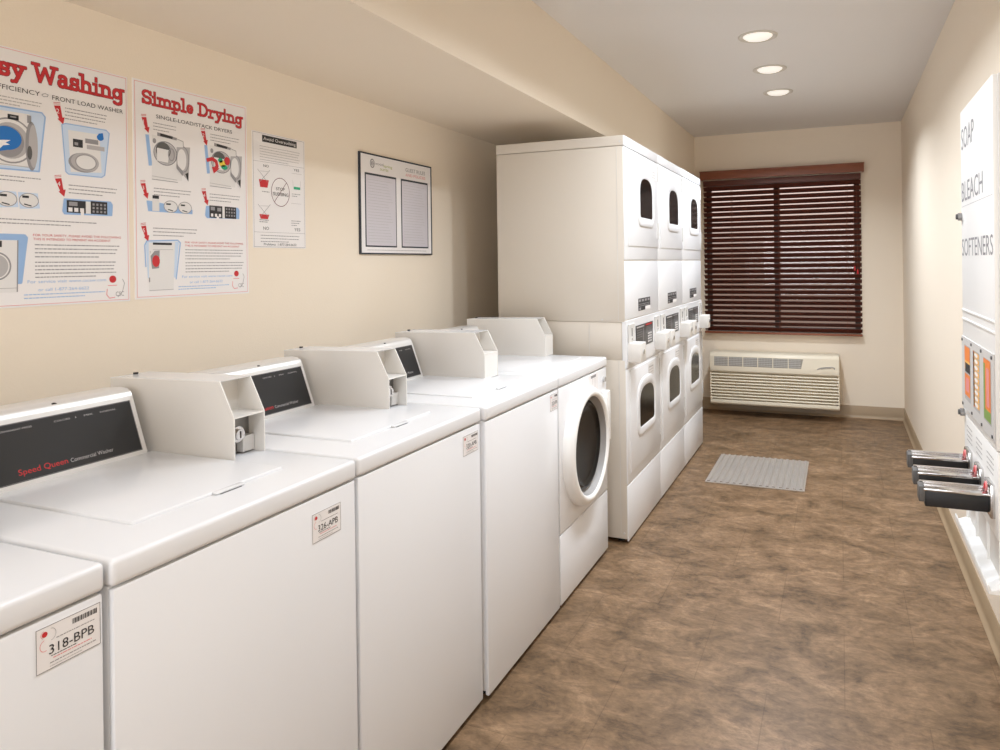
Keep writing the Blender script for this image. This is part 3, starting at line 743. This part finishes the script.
for q, (ax, az) in enumerate(((.030, .125), (.226, .126), (.030, .322), (.226, .322), (.030, .432))):
    s = S_(1.035, 1.937); arrow(s, ax, az, str(q + 1), 1); s.build('number_arrow', t, label='red arrow numbered %d' % (q + 1))
s = S_(1.035, 1.937)
round_frame(s, [(.022, .155), (.195, .152), (.203, .162), (.186, .308), (.030, .312)], .004, 'inkblue', 'inkpale')
s.poly([(.030, .165), (.165, .162), (.172, .300), (.032, .304)], 'paper2', 2)
s.rect(.112, .170, .138, .183, 'inkblack', 3); s.rect(.118, .174, .132, .178, 'inkgrey', 4)
s.ring(.118, .237, .056, .058, .004, 'inkgrey', 3); s.ell(.118, .237, .044, .046, 'inklight', 3); s.ell(.112, .240, .038, .040, 'inkgrey', 4)
s.ell(.108, .232, .036, .030, 'inkdblue', 5); s.poly([(.070, .225), (.100, .228), (.118, .235), (.104, .250), (.110, .262), (.090, .268), (.070, .255)], 'inkdblue', 6); s.poly([(.060, .245), (.100, .238), (.118, .236), (.106, .244), (.116, .248), (.100, .252), (.092, .262), (.062, .262)], 'paper', 7)
s.ell(.168, .244, .015, .064, 'inkgrey', 4); s.ell(.172, .244, .011, .056, 'inklight', 5); s.rect(.158, .165, .168, .185, 'inkgrey', 4); s.ell(.163, .262, .006, .018, 'dgrey', 6)
s.line((.03, .298), (.16, .300), .002, 'inklight', 4)
s.build('open_washer_picture', t)
s = S_(1.035, 1.937)
round_frame(s, [(.246, .174), (.256, .169), (.370, .168), (.379, .176), (.364, .298), (.355, .305), (.262, .306), (.255, .300)], .003, 'inkblue', 'inkpale')
s.poly([(.262, .185), (.350, .184), (.355, .292), (.268, .300)], 'paper2', 2)
s.rect(.275, .207, .302, .229, 'inkblack', 3); s.rect(.279, .216, .289, .224, 'inkgrey', 4); s.rect(.309, .201, .346, .214, 'inkgrey', 3); s.rect(.313, .218, .364, .230, 'inklight', 3); s.ell(.352, .192, .010, .009, 'inkdblue', 3); s.poly([(.346, .182), (.360, .178), (.362, .196), (.350, .200)], 'inkdblue', 4)
s.ell(.304, .270, .042, .027, 'inkgrey', 3); s.ell(.308, .268, .039, .026, 'inklight', 4); s.ring(.310, .268, .030, .022, .002, 'inkgrey', 5); s.ell(.310, .268, .027, .019, 'paper2', 5)
s.build('drawer_picture', t)
s = S_(1.035, 1.937)
round_frame(s, [(.250, .375), (.380, .374), (.385, .382), (.383, .412), (.250, .415), (.246, .408)], .004, 'inkblue', 'inkblue')
s.rect(.256, .377, .308, .411, 'inkblack', 2); s.rect(.322, .375, .370, .411, 'inkblack', 2); s.rect(.308, .377, .322, .411, 'paper2', 2)
for a in range(3): s.rect(.260 + a * .016, .397, .271 + a * .016, .408, 'paper', 3)
for a in range(4):
    for q in range(3): s.rect(.327 + a * .011, .381 + q * .010, .333 + a * .011, .387 + q * .010, 'inkgrey', 3)
s.rect(.262, .381, .285, .392, 'inkgrey', 3); s.poly([(.293, .402), (.303, .404), (.302, .420), (.294, .418)], 'paper', 4)
s.build('keypad_picture', t)
s = S_(1.035, 1.937)
for x0 in (.028, .082, .134):
    s.poly([(x0, .366), (x0 + .048, .366), (x0 + .053, .405), (x0 + .004, .409)], 'inkpale', 0)
    s.ell(x0 + .026, .386, .024, .019, 'paper2', 1); s.ring(x0 + .026, .386, .024, .019, .0018, 'inkgrey', 2); s.rect(x0 + .010, .374, x0 + .026, .380, 'inkblack', 2); s.line((x0 + .014, .396), (x0 + .032, .400), .003, 'inkblack', 2)
s.build('loading_pictures', t)
s = S_(1.035, 1.937)
s.poly([(.030, .474), (.148, .474), (.157, .482), (.140, .602), (.030, .602)], 'inkblue', 0); s.path([(.03, .476), (.150, .476), (.155, .483), (.140, .600)], .003, 'inkblue', 1)
s.poly([(.030, .490), (.133, .490), (.130, .622), (.030, .624)], 'paper2', 1); s.line((.132, .49), (.129, .622), .003, 'inkgrey', 2)
s.rect(.076, .492, .095, .508, 'inkblack', 2); s.ring(.082, .556, .034, .036, .004, 'inkgrey', 2); s.ell(.082, .556, .027, .029, 'inklight', 2); s.line((.03, .612), (.128, .612), .0015, 'inklight', 2)
s.build('closed_washer_picture', t)
s = S_(1.035, 1.937); swirl(s, .384, .596, 1.05); s.build('logo', t, label='red dot and swirl emblem')

# ---- poster "Simple Drying"
t = poster('white poster headed Simple Drying in red, beside the easy washing one', 1.488, 1.923, 1.278, 1.941, 'laundry instruction posters')
W2, H2 = .435, .663
s = S_(1.488, 1.941); s.frame(.006, .006, W2 - .006, H2 - .006, .0013, 'inkpink'); s.build('border_print', t)
s = S_(1.488, 1.941)
slab(s, 'Simple Drying', .030, .0695, .042, .385, 'inkdred', 0, .0088); slab(s, 'Simple Drying', .030, .0695, .042, .385, 'inkred', 1, .0066)
s.build('title', t, label='red title reading Simple Drying')
s = S_(1.488, 1.941)
s.text('SINGLE-LOAD/STACK DRYERS', .077, .107, .0122, 'inkblack', w=.292)
s.build('subtitle', t); s = S_(1.488, 1.941)
para(s, .067, .15, .124, 3, .0022, .010, 'inkgrey')
s.build('picture_caption', t); s = S_(1.488, 1.941)
para(s, .278, .40, .124, 3, .0022, .010, 'inkgrey')
s.build('picture_caption', t); s = S_(1.488, 1.941)
para(s, .066, .20, .325, 3, .0024, .010, 'inkgrey')
s.build('picture_caption', t); s = S_(1.488, 1.941)
para(s, .272, .40, .325, 3, .0024, .0105, 'inkgrey')
s.build('picture_caption', t); s = S_(1.488, 1.941)
para(s, .062, .22, .448, 3, .0026, .011, 'inkgrey')
s.build('picture_caption', t); s = S_(1.488, 1.941)
s.text('FOR YOUR SAFETY, PLEASE AVOID THE FOLLOWING', .174, .4905, .0058, 'inkred', w=.237); s.text('THIS IS INTENDED TO PREVENT AN ACCIDENT', .174, .501, .0058, 'inkred', w=.22)
para(s, .175, .412, .513, 4, .0026, .0098, 'inkgrey'); para(s, .175, .412, .555, 4, .0026, .0098, 'inkgrey')
s.build('safety_text', t); s = S_(1.488, 1.941)
s.text('For service visit www.cscsw.com', .162, .602, .0082, 'inkblue', w=.20); s.text('or call 1-877-264-6622', .190, .620, .0082, 'inkblue', w=.130); para(s, .148, .35, .631, 2, .0024, .008, 'inkblue')
s.build('service_text', t)
for q, (ax, az) in enumerate(((.028, .113), (.241, .119), (.022, .314), (.241, .318), (.022, .443))):
    s = S_(1.488, 1.941); arrow(s, ax, az, str(q + 1), 0.95); s.build('number_arrow', t, label='red arrow numbered %d' % (q + 1))
for i, dx in enumerate((0, .213)):
    s = S_(1.488, 1.941); X0 = .060 + dx
    s.poly([(.040 + dx, .163), (.052 + dx, .162), (.062 + dx, .255), (.050 + dx, .257)], 'inkblue', 0)
    s.poly([(X0 + .002, .160), (X0 + .112, .162), (X0 + .106, .292), (X0, .297)], 'paper2', 1)
    s.poly([(X0 + .020, .150), (X0 + .090, .157), (X0 + .088, .165), (X0 + .020, .161)], 'inkgrey', 2); s.poly([(X0 + .030, .151), (X0 + .075, .155), (X0 + .073, .163), (X0 + .030, .160)], 'inkblack', 3)
    s.line((X0 + .09, .160), (X0 + .112, .165), .002, 'inkgrey', 2); s.line((X0 + .112, .165), (X0 + .113, .185), .002, 'inkgrey', 2)
    s.ell(X0 + .010, .178, .006, .008, 'inkgrey', 2)
    s.ring(X0 + .048, .212, .042, .038, .004, 'inkgrey', 2); s.ell(X0 + .048, .212, .037, .033, 'inklight', 2); s.ell(X0 + .040, .204, .026, .026, 'dgrey', 3); s.poly([(X0 + .018, .198), (X0 + .062, .200), (X0 + .056, .240), (X0 + .018, .238)], 'paper2', 4); s.ring(X0 + .068, .213, .012, .020, .003, 'inkgrey', 5)
    s.poly([(X0 + .088, .186), (X0 + .138, .180), (X0 + .130, .290), (X0 + .086, .250)], 'inklight', 2); s.ring(X0 + .112, .222, .022, .042, .004, 'inkgrey', 4, a0=-1.6, a1=1.5); s.ell(X0 + .106, .224, .017, .034, 'paper2', 4); s.poly([(X0 + .086, .240), (X0 + .112, .262), (X0 + .108, .276), (X0 + .086, .254)], 'inkgrey', 5); s.poly([(X0 + .118, .268), (X0 + .130, .262), (X0 + .129, .292)], 'inkblack', 5)
    s.line((X0, .287), (X0 + .088, .291), .0015, 'inklight', 3); s.line((X0, .297), (X0 + .09, .298), .002, 'inkgrey', 3)
    if i == 1:
        s.ell(X0 + .072, .205, .012, .014, 'inkred', 6); s.ell(X0 + .052, .216, .014, .011, 'inkyel', 6); s.ell(X0 + .060, .228, .013, .008, 'inkgreen', 6); s.ell(X0 + .044, .206, .010, .008, 'inkgreen', 6)
        s.path([(X0 - .012, .213), (X0 + .010, .205), (X0 + .026, .212), (X0 + .030, .228), (X0 + .022, .236)], .012, 'inkred', 7); s.poly([(X0 + .008, .232), (X0 + .040, .234), (X0 + .016, .254)], 'inkred', 7)
    s.build('open_dryer_picture', t)
s = S_(1.488, 1.941)
s.poly([(.041, .364), (.060, .364), (.204, .382), (.204, .396), (.046, .396)], 'inkblue', 0); s.rect(.060, .348, .084, .394, 'paper2', 1); s.rect(.061, .346, .083, .356, 'inkblack', 2)
for x0 in (.098, .150):
    s.ell(x0 + .026, .377, .025, .019, 'paper2', 1); s.ring(x0 + .026, .377, .025, .019, .002, 'inkgrey', 2); s.rect(x0 + .010, .367, x0 + .026, .372, 'inkblack', 2); s.line((x0 + .016, .386), (x0 + .034, .390), .003, 'inkblack', 2)
s.build('lint_pictures', t)
s = S_(1.488, 1.941)
round_frame(s, [(.258, .366), (.390, .364), (.396, .372), (.394, .400), (.260, .404), (.254, .396)], .003, 'inkblue', 'inkblue')
s.rect(.270, .362, .323, .403, 'inkblack', 2); s.rect(.333, .362, .382, .402, 'inkblack', 2); s.rect(.323, .362, .333, .402, 'paper2', 2)
for a in range(3): s.rect(.276 + a * .016, .389, .285 + a * .016, .399, 'paper', 3)
for a in range(4):
    for q in range(3): s.rect(.338 + a * .011, .367 + q * .011, .344 + a * .011, .373 + q * .011, 'inkgrey', 3)
s.rect(.275, .366, .292, .378, 'inkgrey', 3); s.rect(.302, .368, .318, .380, 'inkgrey', 3); s.poly([(.298, .396), (.308, .398), (.312, .428), (.300, .424)], 'paper', 4)
s.build('keypad_picture', t)
s = S_(1.488, 1.941)
s.path([(.036, .566), (.033, .500), (.040, .487), (.148, .482), (.157, .490), (.140, .606)], .004, 'inkblue', 0); s.poly([(.036, .49), (.152, .486), (.139, .60), (.042, .60)], 'inkpale', 0)
s.poly([(.046, .492), (.138, .488), (.130, .636), (.046, .638)], 'paper2', 1); s.rect(.060, .491, .126, .498, 'inkblack', 2); s.line((.06, .513), (.13, .512), .0014, 'inklight', 2)
s.poly([(.050, .518), (.083, .515), (.080, .570), (.056, .572)], 'inkgrey', 2); s.ell(.070, .548, .013, .018, 'inkred', 3); s.poly([(.05, .534), (.066, .516), (.052, .516)], 'paper2', 3); s.line((.046, .638), (.13, .637), .002, 'inklight', 2); s.rect(.045, .598, .049, .612, 'inkgrey', 2)
s.build('closed_dryer_picture', t)
s = S_(1.488, 1.941); swirl(s, .380, .592, 1.0); s.build('logo', t, label='red dot and swirl emblem')

# ---- detergent notice
t = poster('small white notice with red and green cup drawings, right of the two large posters', 1.946, 2.213, 1.441, 1.863, 'laundry instruction posters')
s = S_(1.946, 1.863); s.frame(.004, .003, .263, .419, .0012, 'inkgrey')
s.rect(.048, .009, .224, .034, 'inkblack', 0); s.text('Avoid Oversudsing', .054, .027, .0125, 'paper', 1, w=.164)
para(s, .036, .24, .052, 6, .0022, .0098, 'inklight'); s.line((.004, .108), (.262, .106), .001, 'inkgrey')
s.text('NO', .052, .126, .010, 'inkblack', w=.026); s.text('YES', .205, .124, .010, 'inkblack', w=.030); s.line((.195, .133), (.25, .133), .001, 'inklight')
s.text('NO', .048, .356, .012, 'inkblack', w=.027); s.text('YES', .205, .355, .012, 'inkblack', w=.032)
s.line((.004, .3655), (.262, .3635), .001, 'inkgrey'); para(s, .035, .232, .378, 3, .0026, .011, 'inkgrey'); s.text('Problems  1-877-264-6622', .050, .413, .009, 'inkblack', w=.165)
s.greek(.045, .080, .218, .003, 'inkgrey'); s.greek(.03, .072, .329, .003, 'inkgrey'); s.greek(.03, .078, .322, .003, 'inkgrey'); para(s, .195, .24, .214, 2, .0026, .008, 'inkgrey'); s.line((.19, .249), (.245, .249), .001, 'inklight'); para(s, .19, .24, .318, 3, .0026, .0085, 'inkgrey')
s.build('notice_text', t)
s = S_(1.946, 1.863)
for yb, sc in ((.173, 1), (.300, .6)):
    h = .028 * sc
    s.poly([(.030, yb), (.078, yb), (.071, yb + h), (.036, yb + h)], 'inkred', 0); s.line((.024, yb - .036), (.072, yb + .008), .0016, 'inkgrey', 1); s.line((.084, yb - .038), (.036, yb + .008), .0016, 'inkgrey', 1); s.line((.036, yb - .03), (.074, yb - .032), .0014, 'inklight', 1)
s.rect(.205, .184, .240, .194, 'inkgreen', 0); s.line((.200, .160), (.203, .184), .0012, 'inklight'); s.line((.242, .160), (.241, .184), .0012, 'inklight')
s.ring(.136, .212, .047, .054, .0022, 'inkdred', 0, 40); s.line((.104, .250), (.168, .172), .002, 'inkdred', 1)
s.text('STOP', .113, .206, .012, 'inkblack', 2, w=.044); s.text('SUDSING', .098, .226, .013, 'inkblack', 2, w=.078)
s.build('cup_drawings', t)

# ---- framed rules
fy0, fz1 = 2.545, 1.8735; FW, FH = .582, .452
t = thing('picture_frame', 'black-framed guest rules board with two grey sheets on the left wall', 'framed notice', (XL, fy0 + FW / 2, fz1 - FH))
b = B(); e = .0065
for (a, c_2, z0, z1) in ((fy0, fy0 + FW, fz1 - e, fz1), (fy0, fy0 + FW, fz1 - FH, fz1 - FH + e), (fy0, fy0 + e, fz1 - FH + e, fz1 - e), (fy0 + FW - e, fy0 + FW, fz1 - FH + e, fz1 - e)):
    b.box(XL, XL + .011, a, c_2, z0, z1, 'navy', .001, 1)
b.build('frame', t)
B().box(XL, XL + .008, fy0 + e, fy0 + FW - e, fz1 - FH + e, fz1 - e, 'paper').build('backing_board', t)
for a, c_2 in ((.036, .274), (.312, .548)):
    s = Sheet((XL + .008, fy0, fz1), (0, 1, 0), (0, 0, -1), (1, 0, 0))
    s.rect(a, .088, c_2, .419, 'navy', 0); s.rect(a + .008, .097, c_2 - .006, .412, 'lilac', 1)
    for i in range(22): s.greek(a + .022, c_2 - .03 - (i * 13 % 7) * .006, .118 + i * .0132, .0016, 'inklight' , 2, seed=i)
    s.build('rules_sheet', t)
s = Sheet((XL + .008, fy0, fz1), (0, 1, 0), (0, 0, -1), (1, 0, 0))
s.ell(.092, .043, .017, .021, 'inkgrey'); s.ring(.092, .043, .012, .015, .003, 'paper', 1); s.line((.092, .028), (.092, .06), .003, 'paper', 1)
s.text('wood', .112, .046, .013, 'inkgrey', w=.062); s.text('spring', .176, .050, .013, 'inklime', w=.066); s.text('SUITES', .150, .068, .010, 'inklime', w=.062)
s.text('GUEST RULES', .352, .050, .019, 'inkgrey', w=.172); s.text('AND POLICIES', .352, .072, .014, 'inkpink', w=.174); s.greek(.05, .53, .434, .003, 'inklight')
s.build('board_heading', t)

# ------------------------------------------------------------------ soap vending cabinet on the right wall
sx, sy0, sy1, sz0, sz1 = .39, 2.205, 2.745, .47, 1.868
t = thing('vending_machine', 'white wall-mounted soap vending cabinet with chrome coin slides on the right wall', 'vending machine', (XR, (sy0 + sy1) / 2, sz0))
b = B(); b.box(sx + .012, XR, sy0 - .008, sy1 + .006, sz0 + .01, sz1, 'beigebox', .003)
b.build('cabinet', t)
b = B(); b.box(sx, sx + .014, sy0, sy1, .845, sz1, 'plast', .003)
door = b.build('door', t)
b = B(); b.box(sx + .002, sx + .014, sy0, sy1, .60, .842, 'plast', .002); b.build('lower_panel', t)
for z in (1.195, 1.165): B().box(sx - .003, sx + .001, sy0 + .004, sy1 - .004, z - .004, z + .004, 'plast', .0015, 1).build('rib', door)
s = Sheet((sx, sy1, sz1), (0, -1, 0), (0, 0, -1), (-1, 0, 0))
s.text('SOAP', .022, .134, .074, 'inkgrey', w=.235); s.text('BLEACH', .018, .308, .068, 'inkgrey', w=.375); s.text('SOFTENERS', .010, .490, .060, 'inkgrey', w=.52)
s.line((.01, .325), (.53, .325), .0015, 'inklight')
s.build('lettering', door, label='grey capitals reading SOAP, BLEACH and SOFTENERS')
# product window panel
wp = B().box(sx - .004, sx, sy0 + .006, sy1 - .002, .865, 1.107, 'lgrey', .001, 1).build('window_panel', t)
for i, (u0, u1) in enumerate(((.065, .165), (.225, .325), (.395, .495))):
    s = Sheet((sx - .004, sy1, 1.107), (0, -1, 0), (0, 0, -1), (-1, 0, 0))
    s.rect(u0 - .006, .024, u1 + .006, .205, 'inklight', 0)
    if i == 0:
        s.rect(u0, .028, u1, .075, 'orange', 1); s.rect(u0, .075, u1, .105, 'amber', 1); s.rect(u0 + .01, .082, u1, .112, 'inkblack', 2); s.rect(u0, .118, u1, .19, 'orange', 1); s.rect(u0 + .02, .13, u1 - .02, .175, 'inkpink', 2)
    elif i == 1:
        for q in range(9): s.rect(u0, .028 + q * .019, u1, .044 + q * .019, 'amber', 1); s.ell((u0 + u1) / 2, .036 + q * .019, .028, .006, 'paper', 2)
        s.rect(u0, .026, u0 + .02, .20, 'orange', 1)
    else:
        s.rect(u0, .026, u1, .08, 'orange', 1); s.rect(u0, .04, u0 + .022, .185, 'packgreen', 2); s.rect(u0 + .02, .08, u1, .17, 'orange', 1); s.rect(u0, .17, u1, .20, 'packgreen', 1); s.rect(u0 + .04, .05, u1 - .02, .16, 'inkpink', 2)
    s.build('product_window', wp, label='window showing orange soap packs')
b = B()
for u in (.02, .195, .36, .515):
    for z in (1.095, .878): b.cyl((sx - .004, sy1 - u, z), 'x', .005, -.003, 'dgrey', 10)
b.build('screws', wp)
for z in (1.511, .845):
    b = B(); b.cyl((sx, sy1 - .010, z), 'x', .013, -.012, 'steel', 16); b.cyl((sx - .012, sy1 - .010, z), 'x', .009, -.006, 'dgrey', 16); b.build('cam_lock', door)
s = Sheet((sx + .002, sy1, .842), (0, -1, 0), (0, 0, -1), (-1, 0, 0))
for i in range(3):
    for q in range(4): s.greek(.05 + i * .17, .15 + i * .17, .035 + q * .015, .004, 'inklight')
s.build('instructions', t)
# coin slides
for i, y in enumerate((2.273, 2.438, 2.630)):
    m = B(); 
    m.box(sx - .010, sx + .004, y - .032, y + .052, .648, .742, 'chrome', .003)
    sl = m.build('coin_slide', t, label='chrome and black coin slide')
    B().box(.222, sx - .006, y, y + .044, .655, .700, 'blackp', .002).build('slide_body', sl)
    B().box(.218, sx - .004, y - .003, y + .048, .700, .708, 'chrome', .002).build('slide_cover', sl)
    m = B(); m.box(.206, .222, y - .002, y + .048, .668, .712, 'dgrey', .002); m.box(.210, .380, y + .041, y + .049, .707, .717, 'chrome', .001, 1); m.build('push_handle', sl)
    m = B(); m.cyl((sx - .010, y - .004 + .03, .722), 'x', .014, -.003, 'inkpink', 16); m.cyl((sx - .013, y + .026, .722), 'x', .008, -.002, 'inkred', 12); m.build('price_tag', sl)
# dispensing chutes and catch tray
b = B(); n = 3
b.box(sx + .055, sx + .06, sy0, sy1, sz0, .60, 'lgrey')
for y in (sy0 + .004, sy0 + .18, sy0 + .36, sy1 - .004): b.box(sx + .004, sx + .058, y - .004, y + .004, sz0, .60, 'plast', .001, 1)
b.build('chutes', t)
tray = [(sx + .058, sz0 + .035), (sx - .022, sz0 + .004), (sx - .026, sz0 + .022), (sx - .030, sz0 + .020), (sx - .028, sz0 - .004), (sx + .058, sz0 - .004)]
B().prism(tray, 'y', sy0 - .03, sy1 + .005, 'plast', .001, 1).build('catch_tray', t)

for o in S.objects:
    if '_o' in o: del o['_o']
    if o.type == 'MESH' and o.parent is not None and o.get('category'): del o['category']
